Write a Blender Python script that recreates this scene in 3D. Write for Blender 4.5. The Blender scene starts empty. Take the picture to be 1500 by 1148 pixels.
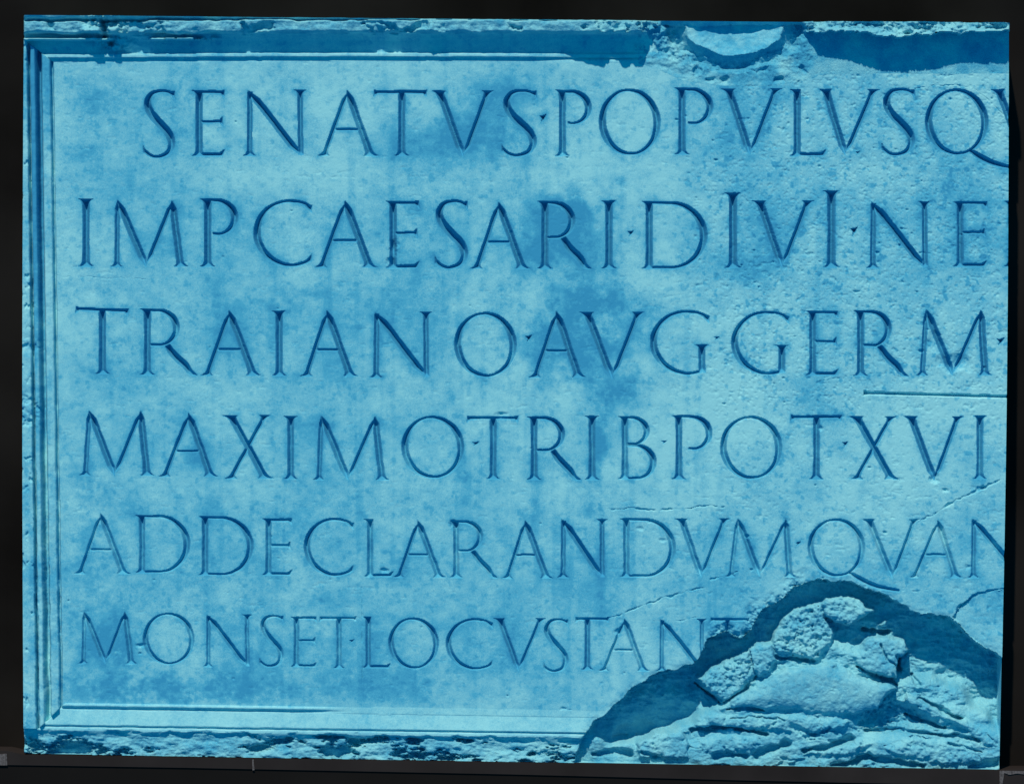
import bpy, math
import numpy as np

# ------------------------------------------------------------------ camera, world, light, exposure
scene = bpy.context.scene
C = bpy.context.collection
S = 0.0011                      # metres per photo pixel (a capital of the first line is 11 cm high)
CX, CY = 750.0, 574.0
def W(x, y, z=0.0):             # slab-plane coordinates (photo px, z towards the viewer) -> world metres
    return ((x - CX) * S, -z * S, (CY - y) * S)

D = 10.0
cam = bpy.data.cameras.new('camera')
cam_ob = bpy.data.objects.new('camera', cam); C.objects.link(cam_ob)
cam_ob.location = (0, -D, 0); cam_ob.rotation_euler = (math.radians(90), 0, 0)
cam.sensor_fit = 'HORIZONTAL'; cam.sensor_width = 36.0
cam.lens = 36.0 * D / (1500 * S)
cam.clip_start = 0.1; cam.clip_end = 100
scene.camera = cam_ob

world = bpy.data.worlds.new('World'); scene.world = world; world.use_nodes = True
bg = world.node_tree.nodes['Background']
bg.inputs['Color'].default_value = (0.001, 0.205, 0.405, 1); bg.inputs['Strength'].default_value = 1.0

THETA = math.radians(53)        # sun leans 53 degrees up from the slab's normal: light rakes down the face
sun = bpy.data.lights.new('sun', 'SUN'); sun.energy = 3.0; sun.angle = math.radians(1.2)
sun.color = (1.0, 1.0, 0.83)
sun_ob = bpy.data.objects.new('sun', sun); C.objects.link(sun_ob)
from mathutils import Vector
sdir = Vector((-0.13, -math.cos(THETA), math.sin(THETA))).normalized()   # towards the sun
sun_ob.rotation_euler = sdir.to_track_quat('Z', 'Y').to_euler()
sun_ob.location = sdir * 4

vs = scene.view_settings
vs.view_transform = 'Standard'; vs.look = 'None'; vs.exposure = 0; vs.gamma = 1; vs.use_curve_mapping = False

# ------------------------------------------------------------------ materials
def nodes_of(m):
    m.use_nodes = True
    return m.node_tree.nodes, m.node_tree.links, m.node_tree.nodes['Principled BSDF']

def stone_material(name, tint=(1, 1, 1), bump=0.35):
    m = bpy.data.materials.new(name); N, L, P = nodes_of(m)
    P.inputs['Roughness'].default_value = 0.9
    P.inputs['Specular IOR Level'].default_value = 0.08
    tc = N.new('ShaderNodeTexCoord')
    at = N.new('ShaderNodeAttribute'); at.attribute_name = 'stain_shade'
    n1 = N.new('ShaderNodeTexNoise'); n1.inputs['Scale'].default_value = 260; n1.inputs['Detail'].default_value = 6
    n1.inputs['Roughness'].default_value = 0.7
    n2 = N.new('ShaderNodeTexNoise'); n2.inputs['Scale'].default_value = 640; n2.inputs['Detail'].default_value = 3; n2.inputs['Roughness'].default_value = 0.75
    L.new(tc.outputs['Object'], n1.inputs['Vector']); L.new(tc.outputs['Object'], n2.inputs['Vector'])
    a = N.new('ShaderNodeMath'); a.operation = 'MULTIPLY_ADD'
    L.new(n1.outputs['Fac'], a.inputs[0]); a.inputs[1].default_value = 0.42; a.inputs[2].default_value = -0.21
    b = N.new('ShaderNodeMath'); b.operation = 'MULTIPLY_ADD'
    L.new(n2.outputs['Fac'], b.inputs[0]); b.inputs[1].default_value = 0.66; L.new(a.outputs[0], b.inputs[2])
    c = N.new('ShaderNodeMath'); c.operation = 'ADD'; c.use_clamp = True
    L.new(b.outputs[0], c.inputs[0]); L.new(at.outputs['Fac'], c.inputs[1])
    d = N.new('ShaderNodeMath'); d.operation = 'SUBTRACT'; d.use_clamp = True
    L.new(c.outputs[0], d.inputs[0]); d.inputs[1].default_value = 0.31
    r = N.new('ShaderNodeValToRGB'); e = r.color_ramp.elements
    lo = (0.355, 0.715, 0.765); mid = (0.095, 0.450, 0.635); hi = (0.002, 0.185, 0.43)
    e[0].position = 0; e[0].color = (lo[0]*tint[0], lo[1]*tint[1], lo[2]*tint[2], 1)
    e[1].position = 1; e[1].color = (hi[0]*tint[0], hi[1]*tint[1], hi[2]*tint[2], 1)
    q = e.new(0.42); q.color = (mid[0]*tint[0], mid[1]*tint[1], mid[2]*tint[2], 1)
    L.new(d.outputs[0], r.inputs['Fac']); L.new(r.outputs['Color'], P.inputs['Base Color'])
    bp = N.new('ShaderNodeBump'); bp.inputs['Strength'].default_value = bump; bp.inputs['Distance'].default_value = 0.0012 if bump < .5 else 0.0022
    L.new(n1.outputs['Fac'], bp.inputs['Height']); L.new(bp.outputs['Normal'], P.inputs['Normal'])
    return m

MAT_STONE = stone_material('weathered_blue_stone')
MAT_LETTER = stone_material('chiselled_blue_stone', bump=0.25)
MAT_RUBBLE = stone_material('rough_blue_rubble', tint=(0.84, 0.92, 0.95), bump=0.8)

def plain(name, col, rough=0.95, noise=0.25, scale=60):
    m = bpy.data.materials.new(name); N, L, P = nodes_of(m)
    P.inputs['Roughness'].default_value = rough; P.inputs['Specular IOR Level'].default_value = 0.0
    tc = N.new('ShaderNodeTexCoord'); n = N.new('ShaderNodeTexNoise')
    n.inputs['Scale'].default_value = scale; n.inputs['Detail'].default_value = 5
    L.new(tc.outputs['Object'], n.inputs['Vector'])
    r = N.new('ShaderNodeValToRGB'); e = r.color_ramp.elements
    e[0].position = 0.3; e[0].color = tuple(c*(1-noise) for c in col) + (1,)
    e[1].position = 0.7; e[1].color = tuple(c*(1+noise) for c in col) + (1,)
    L.new(n.outputs['Fac'], r.inputs['Fac']); L.new(r.outputs['Color'], P.inputs['Base Color'])
    return m
MAT_BOARD = plain('black_board', (0.0135, 0.0105, 0.0096), noise=0.6, scale=2.4)
MAT_RAIL = plain('charcoal_rail', (0.030, 0.0215, 0.0205), noise=0.2, scale=9)
MAT_LIP = plain('dark_lip', (0.0135, 0.0105, 0.0098), noise=0.15, scale=5)
MAT_TAPE = plain('grey_tape', (0.13, 0.10, 0.098), noise=0.5, scale=300)
MAT_DUST = plain('pale_dust', (0.22, 0.17, 0.16), noise=0.3, scale=300)

# ------------------------------------------------------------------ noise on arrays
def _hash(ix, iy, seed):
    h = (ix.astype(np.int64) * 374761393 + iy.astype(np.int64) * 668265263 + seed * 974634221) & 0xffffffff
    h = ((h ^ (h >> 13)) * 1274126177) & 0xffffffff
    return ((h ^ (h >> 16)) & 0xffff).astype(np.float32) / 65535.0
def vnoise(x, y, sx, sy=None, seed=0):
    sy = sy or sx
    fx = x / sx; fy = y / sy
    ix = np.floor(fx); iy = np.floor(fy)
    tx = (fx - ix).astype(np.float32); ty = (fy - iy).astype(np.float32)
    ix = ix.astype(np.int64); iy = iy.astype(np.int64)
    tx = tx*tx*tx*(tx*(tx*6-15)+10); ty = ty*ty*ty*(ty*(ty*6-15)+10)
    a = _hash(ix, iy, seed); b = _hash(ix+1, iy, seed); c = _hash(ix, iy+1, seed); d = _hash(ix+1, iy+1, seed)
    return (a + (b-a)*tx)*(1-ty) + (c + (d-c)*tx)*ty - 0.5
def fbm(x, y, sx, sy=None, seed=0, octaves=4, gain=0.5):
    sy = sy or sx
    out = np.zeros(np.shape(x), np.float32); a = 1.0; tot = 0
    ca, sa = math.cos(0.6), math.sin(0.6)
    px, py = x / sx, y / sy
    for o in range(octaves):
        out += a * vnoise(px, py, 1.0, 1.0, seed + 17*o); tot += a
        px, py = (px*ca - py*sa) * 2.03 + 5.3, (px*sa + py*ca) * 2.03 + 1.7
        a *= gain
    return out / tot * 2            # about -1..1
def sstep(a, b, v):
    t = np.clip((v - a) / (b - a), 0, 1)
    return t*t*(3-2*t)
def lerp(a, b, t): return a + (b-a)*t

# ------------------------------------------------------------------ the slab's grid
STEP = 1.13
NX = int(1442 / STEP); NY = int(1092 / STEP)
u, v = np.meshgrid(np.linspace(0, 1, NX + 1), np.linspace(0, 1, NY + 1))
X = (1-u)*(1-v)*36 + u*(1-v)*1478 + u*v*1464.5 + (1-u)*v*35.5
Y = (1-u)*(1-v)*24 + u*(1-v)*35 + u*v*1127 + (1-u)*v*1103.5
bow = np.sin(np.pi*v)
X = X - 2.2*bow*(1-u) + 3.5*bow*u
X = X.astype(np.float64); Y = Y.astype(np.float64)
SHAPE = X.shape
letter_shade_grime = np.full(SHAPE, -1.0, np.float32); halo = np.zeros(SHAPE, np.float32)
part = np.zeros(SHAPE, np.int16)          # part id per vertex (0 = panel)
PARTS = {}                                # id -> (name, label, parent kind, material)
def new_part(name, label, parent, mat):
    i = len(PARTS) + 1; PARTS[i] = (name, label, parent, mat); return i

wx = fbm(X, Y, 14, seed=3, octaves=4); wy = fbm(X, Y, 14, seed=4, octaves=4)
XW = X + 1.2*wx; YW = Y + 1.2*wy          # lightly worn edges
fine = fbm(X, Y, 5, seed=8, octaves=3)
med = fbm(X, Y, 24, seed=9, octaves=5)
big = fbm(X, Y, 150, seed=10, octaves=3)

# ---- inscription panel surface: slow waves, tool wear, pits; right half rougher
rough = 0.25 + 0.75*sstep(930, 1120, X + 60*big) * (1 - 0.55*sstep(560, 640, Y))
Z = 0.9*big + 0.28*med*(0.5+rough) + 0.12*fine*(0.4 + 1.2*rough)
pit = fbm(X, Y, 7, seed=21, octaves=3)
Z -= 1.1*rough*sstep(0.42, 0.66, pit)
pit3 = fbm(X, Y, 3.6, seed=23, octaves=2); Z -= 0.8*rough**2*sstep(0.25, 0.6, pit3)
pit2 = fbm(X, Y, 16, 7, seed=22, octaves=3)
Z -= 0.9*(0.2+rough)*sstep(0.54, 0.74, pit2)

def seg_dist(px, py, pts):
    d = np.full(np.shape(px), 1e9)
    for (x0, y0), (x1, y1) in zip(pts[:-1], pts[1:]):
        dx, dy = x1-x0, y1-y0; L2 = dx*dx+dy*dy + 1e-9
        t = np.clip(((px-x0)*dx + (py-y0)*dy)/L2, 0, 1)
        d = np.minimum(d, np.hypot(px-(x0+t*dx), py-(y0+t*dy)))
    return d
def window(x0, y0, x1, y1, m=16):
    j0 = int((x0-m-36)/1442*NX - 0.012*NX); j1 = int((x1+m-36)/1428*NX + 0.012*NX)
    i0 = int((y0-m-36)/1092*NY - 0.01*NY); i1 = int((y1+m-24)/1080*NY + 0.01*NY)
    return (slice(max(0, i0), min(NY+1, max(i1, 1))), slice(max(0, j0), min(NX+1, max(j1, 1))))
def poly_sdf(px, py, contours):               # >0 inside, even-odd over the contours
    d = np.full(px.shape, 1e9); ins = np.zeros(px.shape, bool)
    for P in contours:
        n = len(P)
        for k in range(n):
            x0, y0 = P[k]; x1, y1 = P[(k+1) % n]
            dx, dy = x1-x0, y1-y0; L2 = dx*dx+dy*dy
            if L2 < 1e-9: continue
            t = np.clip(((px-x0)*dx + (py-y0)*dy)/L2, 0, 1)
            d = np.minimum(d, (px-(x0+t*dx))**2 + (py-(y0+t*dy))**2)
            if y0 != y1:
                c = ((y0 > py) != (y1 > py)) & (px < (x1-x0)*(py-y0)/(y1-y0) + x0)
                ins ^= c
    d = np.sqrt(d)
    return np.where(ins, d, -d)

# ------------------------------------------------------------------ Roman capitals as chisel strokes
def bez(p0, p1, p2, n=6):
    return [((1-t)**2*p0[0] + 2*t*(1-t)*p1[0] + t*t*p2[0], (1-t)**2*p0[1] + 2*t*(1-t)*p1[1] + t*t*p2[1])
            for t in [k/n for k in range(n+1)]]
def stroke(p0, p1, w, s0=(0, 0), s1=(0, 0), br=9.0, w1=None, waist=0.1, pt0=False, pt1=False, tip0=0.0, tip1=0.0):
    """straight stroke from p0 (top) to p1 (bottom), ends cut level; s0/s1 = serif reach left/right at each end"""
    w1 = w1 or w
    (x0, y0), (x1, y1) = p0, p1
    L = math.hypot(x1-x0, y1-y0); sl = (x1-x0)/(y1-y0)
    h0 = w/2*L/abs(y1-y0); h1 = w1/2*L/abs(y1-y0)
    def edge(y, side):
        t = (y-y0)/(y1-y0); h = h0+(h1-h0)*t
        h *= 1 - waist*4*t*(1-t)
        return x0 + sl*(y-y0) + side*h
    tip = 1.3
    def side_pts(side):
        a, b = (s0[0], s1[0]) if side < 0 else (s0[1], s1[1])
        out = []
        if pt0: out += [(edge(y0, 0) + tip0, y0), (edge(y0+br*1.3, side), y0+br*1.3)]
        elif a > 0:
            tx = edge(y0, side) + side*a
            out += [(tx, y0)] + bez((tx, y0+tip), (edge(y0+tip+.8, side), y0+tip+.8), (edge(y0+br, side), y0+br))
        else: out += [(edge(y0, side), y0)]
        for k in range(1, 5):
            yy = y0+br + (y1-y0-2*br)*k/5; out.append((edge(yy, side), yy))
        if pt1: out += [(edge(y1-br*1.3, side), y1-br*1.3), (edge(y1, 0) + tip1, y1)]
        elif b > 0:
            tx = edge(y1, side) + side*b
            out += bez((edge(y1-br, side), y1-br), (edge(y1-tip-.8, side), y1-tip-.8), (tx, y1-tip)) + [(tx, y1)]
        else: out += [(edge(y1, side), y1)]
        return out
    Lp = side_pts(-1); Rp = side_pts(1)
    return [Lp + Rp[::-1]]
def ribbon(pts, ws, closed=False):
    """curved stroke: centre points + widths"""
    P = np.array(pts, float); Wd = np.array(ws, float)
    if closed: T = np.roll(P, -1, 0) - np.roll(P, 1, 0)
    else: T = np.gradient(P, axis=0)
    T /= np.linalg.norm(T, axis=1)[:, None] + 1e-9
    Nn = np.stack([-T[:, 1], T[:, 0]], 1)
    A = P + Nn*Wd[:, None]/2; B = P - Nn*Wd[:, None]/2
    if closed: return [A.tolist(), B.tolist()]
    return [A.tolist() + B[::-1].tolist()]
def spline(ctrl, n=8):
    c = np.array(ctrl, float); c = np.vstack([2*c[0]-c[1], c, 2*c[-1]-c[-2]]); out = []
    for k in range(1, len(c)-2):
        for t in np.linspace(0, 1, n, endpoint=False):
            p0, p1, p2, p3 = c[k-1:k+3]
            out.append(0.5*((2*p1) + (p2-p0)*t + (2*p0-5*p1+4*p2-p3)*t*t + (3*p1-p0-3*p2+p3)*t**3))
    out.append(c[-2]); return np.array(out)
def bar(xa, ya, xb, yb, w, ser=None):
    dx, dy = xb-xa, yb-ya; L = math.hypot(dx, dy); nx, ny = -dy/L*w/2, dx/L*w/2
    return [[(xa+nx, ya+ny), (xb+nx, yb+ny), (xb-nx, yb-ny), (xa-nx, ya-ny)]]
def arc(cx, cy, rx, ry, a0, a1, thick, thin, tilt=12, n=30, closed=False):
    """a in degrees, 0 = right, 90 = down; width is thick near the horizontal axis turned by tilt"""
    A = np.radians(np.linspace(a0, a1, n, endpoint=not closed))
    wd = thin + (thick-thin)*np.abs(np.cos(A + math.radians(tilt)))**1.6
    pts = np.stack([cx + (rx - wd/2)*np.cos(A), cy + (ry - wd/2)*np.sin(A)], 1)
    return ribbon(pts, wd, closed)

def glyph(ch, x0, x1, y0, y1, **k):
    H = y1-y0; w = x1-x0; T = k.get('T', 0.114)*H; t = 0.060*H; hair = 0.036*H
    sv = 0.055*H; br = 0.10*H
    G = []
    if ch == 'I':
        G.append(stroke(((x0+x1)/2, y0), ((x0+x1)/2, y1), T, (sv, sv), (sv, sv), br))
    elif ch in 'ELFT':
        if ch == 'T':
            xc = k.get('xc', (x0+x1)/2); tl = k.get('tl', 0)
            G.append(stroke((xc, y0+1), (xc, y1), T, (0, 0), (sv, sv), br))
            G.append(bar(x0+1, y0+hair*.75-tl, x1-1, y0+hair*.75+tl, hair*1.5))
            G.append([[(x0, y0-tl-1), (x0+hair*1.2, y0-tl), (x0+hair*2.2, y0+hair-tl), (x0-1, y0+0.105*H-tl)]])
            G.append([[(x1+1, y0+tl-1), (x1-1, y0+0.105*H+tl), (x1-hair*2.2, y0+hair+tl), (x1-hair*1.2, y0+tl)]])
        else:
            xc = x0 + sv + T/2
            G.append(stroke((xc, y0), (xc, y1), T, (sv, 0), (sv, 0), br))
            if ch == 'E':
                G.append(bar(xc, y0+hair*.75, x1-2, y0+hair*.75, hair*1.5))
                G.append([[(x1-1, y0), (x1-0.5, y0+0.125*H), (x1-hair*2.4, y0+hair*1.2), (x1-hair*3, y0)]])
                ym = y0+0.475*H
                G.append(bar(xc, ym, x1-hair*1.2, ym, hair*1.25))
                G.append([[(x1-hair*1.1, ym-0.08*H), (x1-hair*.9, ym+0.08*H), (x1-hair*3, ym)]])
            G.append(bar(xc, y1-hair*.8, x1-hair*2, y1-hair*.8, hair*1.6))
            G.append([[(x1, y1-0.11*H), (x1-hair*1.3, y1), (x1-hair*5, y1), (x1-hair*2.6, y1-hair*1.5)]])
    elif ch == 'A':
        ax = k.get('ax', (x0+x1)/2 - 0.01*w); o = 0.10*w
        G.append(stroke((ax-t*0.1, y0+3), (x0+o*.85, y1), t*1.15, (0, 0), (o*.7, o*.6), br, waist=0, pt0=True, tip0=2))
        G.append(stroke((ax-T*0.12, y0), (x1-o*1.15, y1), T*.98, (0, 0), (o*.5, o*.6), br, w1=T, waist=0.04, pt0=True))
        yb = y0+0.60*H; f = 0.60
        G.append(bar(lerp(ax, x0+o, f), yb, lerp(ax, x1-o, f), yb, hair*1.15))
    elif ch == 'V':
        vx = k.get('vx', (x0+x1)/2); o = 0.10*w
        G.append(stroke((x0+o*1.15, y0), (vx, y1), T*.98, (o*.6, o*.45), (0, 0), br, waist=0.03, pt1=True))
        G.append(stroke((x1-o*.9, y0), (vx+T*.15, y1-4), t*1.2, (o*.6, o*.55), (0, 0), br, waist=0, pt1=True, tip1=-2))
    elif ch == 'X':
        o = 0.13*w
        G.append(stroke((x0+o, y0), (x1-o, y1), T, (o*.7, o*.5), (o*.5, o*.7), br, waist=0.03))
        G.append(stroke((x1-o, y0), (x0+o, y1), t*1.1, (o*.7, o*.5), (o*.5, o*.7), br, waist=0))
    elif ch == 'N':
        xl = x0 + 0.12*w; xr = x1 - 0.10*w
        G.append(stroke((xl, y0+0.03*H), (xl-0.01*w, y1), t*1.35, (0, 0), (sv, sv), br, waist=0))
        G.append(stroke((xl-0.02*w, y0), (xr, y1), T*.98, (0, 0), (0, 0), br, waist=0, pt0=True, pt1=True, tip0=-2, tip1=2))
        G.append(stroke((xr, y0), (xr+0.01*w, y1-0.02*H), t*1.35, (sv, sv), (0, 0), br, waist=0))
    elif ch == 'M':
        al = k.get('al', x0+0.13*w); ar = k.get('ar', x1-0.16*w); vx = k.get('vx', (x0+x1)/2)
        G.append(stroke((al, y0), (x0+0.075*w, y1), t*1.25, (0, 0), (sv, sv*.8), br, waist=0, pt0=True))
        G.append(stroke((al, y0), (vx, y1), T*.95, (0, 0), (0, 0), br, waist=0, pt0=True, pt1=True))
        G.append(stroke((ar, y0+1), (vx+T*.15, y1-4), t*1.1, (0, 0), (0, 0), br, waist=0, pt0=True, pt1=True, tip0=1, tip1=-2))
        G.append(stroke((ar-T*.1, y0), (x1-0.075*w, y1), T*.95, (0, 0), (sv*.8, sv), br, waist=0, pt0=True))
    elif ch in 'OQ':
        G.append(arc((x0+x1)/2, (y0+y1)/2, w/2, H/2, 0, 360, T, hair*1.2, 14, 56, True))
        if ch == 'Q':
            p = spline(k['tail'], 8); n = len(p)
            G.append(ribbon(p, [T*.35 + T*.5*math.sin(math.pi*min(1, i/(n-1)*.85+.1)) for i in range(n)]))
    elif ch in 'CG':
        rx = w*0.63; cx = x0+rx; cy = (y0+y1)/2
        a0 = -math.degrees(math.acos(max(-1, min(1, (x1-cx-1.5)/rx*.98))))*.97
        a1 = -360 + (64 if ch == 'G' else 57)
        A = np.radians(np.linspace(a0, a1, 44))
        wd = hair*1.25 + (T-hair*1.25)*np.abs(np.cos(A + math.radians(14)))**1.6 * (np.cos(A) < 0.2)
        wd = np.maximum(wd, hair*1.4)
        pts = np.stack([cx + (rx-wd/2)*np.cos(A), cy + (H/2-wd/2)*np.sin(A)], 1)
        pts[:, 0] = np.minimum(pts[:, 0], x1-1)
        G.append(ribbon(pts, wd))
        ex, ey = pts[0]
        G.append([[(x1+.8, ey-0.025*H), (x1+.2, ey+0.105*H), (x1-hair*2.2, ey+hair*.5), (x1-hair*4.5, ey-hair*.9)]])
        if ch == 'G':
            xs = x1 - sv - T*.5
            G.append(stroke((xs, y0+0.53*H), (xs, y1-0.04*H), T, (sv, sv), (0, 0), br*.7))
            G.append(bar(pts[-1][0], pts[-1][1], xs, y1-0.06*H, hair*1.5))
        else:
            ex, ey = pts[-1]
            G.append([[(x1+.3, ey-0.10*H), (ex+hair*.6, ey+hair*.6), (ex-hair*3, ey+hair*1.5), (ex-hair*1.2, ey-hair*.2)]])
    elif ch == 'S':
        c = [(.95, .075, .42), (.76, .025, .42), (.52, .015, .45), (.28, .055, .62), (.155, .18, .92), (.23, .325, 1.05), (.50, .485, 1.12),
             (.79, .645, 1.08), (.885, .80, .92), (.76, .93, .62), (.48, .988, .45), (.24, .97, .45), (.05, .90, .5)]
        q = spline([(x0+a*w, y0+b*H, cc*T) for a, b, cc in c], 6)
        G.append(ribbon(q[:, :2], q[:, 2]))
        G.append([[(x0+.98*w, y0+.01*H), (x0+.995*w, y0+.17*H), (x0+.90*w, y0+.09*H), (x0+.80*w, y0+.03*H)]])
        G.append([[(x0, y0+.80*H), (x0+.02*w, y0+.93*H), (x0+.16*w, y0+.97*H), (x0+.11*w, y0+.91*H)]])
    elif ch == 'D':
        xc = x0 + sv + T/2
        G.append(stroke((xc, y0), (xc, y1), T, (sv, 0), (sv, 0), br))
        ry = H/2; rx = min(w*0.60, ry*1.06); cx = x1-rx
        A = np.radians(np.linspace(-90, 90, 36)); wd = hair*1.25 + (T*1.02-hair*1.25)*np.clip(np.cos(A+math.radians(10)), 0, 1)**1.3
        pts = np.stack([cx+(rx-wd/2)*np.cos(A), (y0+y1)/2+(ry-wd/2)*np.sin(A)], 1)
        pts = np.vstack([[xc, y0+hair*.6], pts, [xc, y1-hair*.6]]); wd = np.concatenate([[hair*1.2], wd, [hair*1.2]])
        G.append(ribbon(pts, wd))
    elif ch in 'PRB':
        xc = x0 + sv + T/2
        G.append(stroke((xc, y0), (xc, y1), T, (sv, 0), (sv, sv if ch != 'B' else 0), br))
        def bowl(ya, yb, xr, thick, a1=90, tail=True):
            ry = (yb-ya)/2; rx = min((xr-xc)*0.72, ry*1.12); cx = xr-rx; cy = (ya+yb)/2
            A = np.radians(np.linspace(-90, a1, 32)); wd = hair*1.2 + (thick-hair*1.2)*np.clip(np.cos(A+math.radians(14)), 0, 1)**1.2
            p = np.stack([cx+(rx-wd/2)*np.cos(A), cy+(ry-wd/2)*np.sin(A)], 1)
            p = np.vstack([[xc, ya+hair*.6], p]); wd = np.concatenate([[hair*1.2], wd])
            if tail: p = np.vstack([p, [xc, yb-hair*.6]]); wd = np.concatenate([wd, [hair*1.1]])
            G.append(ribbon(p, wd))
        if ch == 'P': bowl(y0, k.get('ym', y0+.54*H), x1, T*.95, 105, False)
        if ch == 'R':
            ym = k.get('ym', y0+.57*H); xr = x0 + .70*w
            bowl(y0, ym, xr, T*.95)
            q = spline([(x0+.47*w, ym-2, T*.75), (x0+.60*w, ym+.14*H, T*1.0), (x0+.78*w, y0+.84*H, T*1.0), (x0+.88*w, y0+.955*H, T*.75), (x1, y1, 1.0)], 6)
            G.append(ribbon(q[:, :2], q[:, 2]))
        if ch == 'B':
            ym = k.get('ym', y0+.45*H)
            bowl(y0, ym+1, x0+.82*w, T*.85); bowl(ym-1, y1, x1, T*.98)
    elif ch == '.':
        G.append([[(x0, y0+.10*H), (lerp(x0, x1, .5), y0+.10*H), (x1, y0-.08*H), (lerp(x0, x1, .66), y0+.55*H), (lerp(x0, x1, .22), y1), (lerp(x0, x1, .36), y0+.5*H)]])
    return G

Ls = []
def line(tone, items): Ls.extend([(tone,) + it for it in items])
line(1.0, [('S', 209, 257, 132.5, 231), ('E', 281, 330, 132.5, 229), ('N', 355, 449, 132, 229), ('A', 467, 553, 131, 229, dict(ax=509.5)),
    ('T', 548, 625, 132.5, 229, dict(xc=588.5)), ('V', 633, 723, 133, 231, dict(vx=679)), ('S', 734, 787, 132, 229), ('.', 790, 801, 168, 181),
    ('P', 813, 867, 132, 229, dict(ym=183)), ('O', 877, 968, 130, 228), ('P', 988, 1045, 129, 227, dict(ym=183)), ('V', 1057, 1145, 130, 227, dict(vx=1099)),
    ('L', 1157, 1211, 131, 229), ('V', 1199, 1288, 131, 228, dict(vx=1238)), ('.', 1253, 1260, 222, 227), ('S', 1291, 1341, 130, 227.5),
    ('Q', 1355, 1448, 130, 227.5, dict(tail=[(1419, 219), (1432, 228), (1455, 239), (1482, 246)])), ('V', 1452, 1546, 131, 228, dict(vx=1498))])
line(1.0, [('I', 116, 136, 291, 390.5), ('M', 163, 273, 293, 391, dict(al=172.5, ar=253, vx=214)), ('P', 293, 349, 291, 391, dict(ym=345)),
    ('C', 371, 457, 292, 391), ('A', 463, 552, 293, 392, dict(ax=506)), ('E', 565, 615, 294.5, 393), ('S', 636, 686, 293.5, 393), ('A', 691, 775, 295, 394, dict(ax=731)),
    ('R', 787, 867, 294.5, 394, dict(ym=350)), ('I', 882, 902, 294, 394), ('.', 919, 929, 338, 347), ('D', 940, 1036.5, 295, 394), ('I', 1063, 1084.5, 282, 392.7),
    ('V', 1102, 1192, 294, 392, dict(vx=1146)), ('I', 1205, 1231, 279, 392), ('.', 1245, 1257, 333, 347), ('N', 1268, 1364, 295, 393), ('E', 1396, 1447, 295, 391), ('R', 1471, 1550, 295, 391)])
line(0.9, [('T', 111, 188, 451, 548, dict(xc=150, tl=1.5)), ('R', 205, 289, 452, 549.5, dict(ym=507)), ('A', 296, 381, 454, 550, dict(ax=336.5)), ('I', 398, 420, 455, 550.5),
    ('A', 442, 522.5, 454, 551, dict(ax=480)), ('N', 541, 633, 457, 553), ('O', 665, 757, 457, 552.7), ('.', 769, 780, 491, 502), ('A', 777, 857, 455, 553, dict(ax=816)),
    ('V', 849, 944, 457, 555, dict(vx=897)), ('G', 952, 1039, 454, 549.5), ('.', 1045, 1055, 493, 498), ('G', 1071, 1156, 455, 549.5), ('E', 1180, 1229, 455, 550),
    ('R', 1250, 1331, 454.5, 551, dict(ym=508)), ('M', 1343, 1451, 453, 550, dict(al=1357, ar=1438, vx=1396)), ('.', 1459, 1472, 495, 507)])
line(0.8, [('M', 117, 223.5, 601, 696.5, dict(al=131, ar=206.7, vx=168)), ('A', 234, 318, 604, 698, dict(ax=277)), ('X', 328.5, 398, 608, 701), ('I', 416.7, 435, 609.5, 702),
    ('M', 459, 568, 608.7, 703, dict(al=471, ar=550, vx=510)), ('O', 588, 680, 608.7, 700.7), ('.', 691, 703, 647, 653), ('T', 684.7, 759, 609.5, 702, dict(xc=722.5)),
    ('R', 772, 851.5, 610, 703, dict(ym=661)), ('I', 858.7, 876, 608.7, 702.5), ('B', 905, 962, 609.5, 702, dict(ym=651)), ('.', 968, 978, 645, 650), ('P', 984, 1044, 608, 702, dict(ym=659)),
    ('O', 1054.7, 1146, 608.7, 702), ('T', 1159, 1233, 608, 702, dict(xc=1196)), ('.', 1233, 1243, 647, 655), ('X', 1245, 1315, 609.5, 702), ('V', 1324, 1411.5, 609.5, 704, dict(vx=1369)),
    ('I', 1425, 1446, 608.7, 702)])
line(0.72, [('A', 110.7, 190, 751, 840.5, dict(ax=148)), ('D', 198.7, 278.7, 754, 839), ('D', 290.7, 371.5, 756, 842.5), ('E', 384, 428.7, 759, 842.5), ('C', 444.7, 518, 758, 844),
    ('L', 532.7, 577.5, 760, 844.7), ('A', 578, 652, 761.5, 845.5, dict(ax=613)), ('R', 659, 729, 762, 846, dict(ym=808)), ('A', 737, 809, 761, 847, dict(ax=770)), ('N', 817, 889, 760, 846),
    ('D', 908, 990, 759, 845), ('V', 989, 1069, 759, 846, dict(vx=1027.5)), ('M', 1062.7, 1164.5, 759, 844.7, dict(al=1081, ar=1152, vx=1113)), ('.', 1165, 1174, 793, 799),
    ('Q', 1183, 1267.5, 759, 844.7, dict(tail=[(1243, 837), (1262, 849), (1286, 859), (1318, 865)])), ('V', 1262.7, 1347.5, 760, 848, dict(vx=1307.5)), ('A', 1333, 1409, 761, 846, dict(ax=1374.7)),
    ('N', 1416, 1506, 759, 846)])
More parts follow.
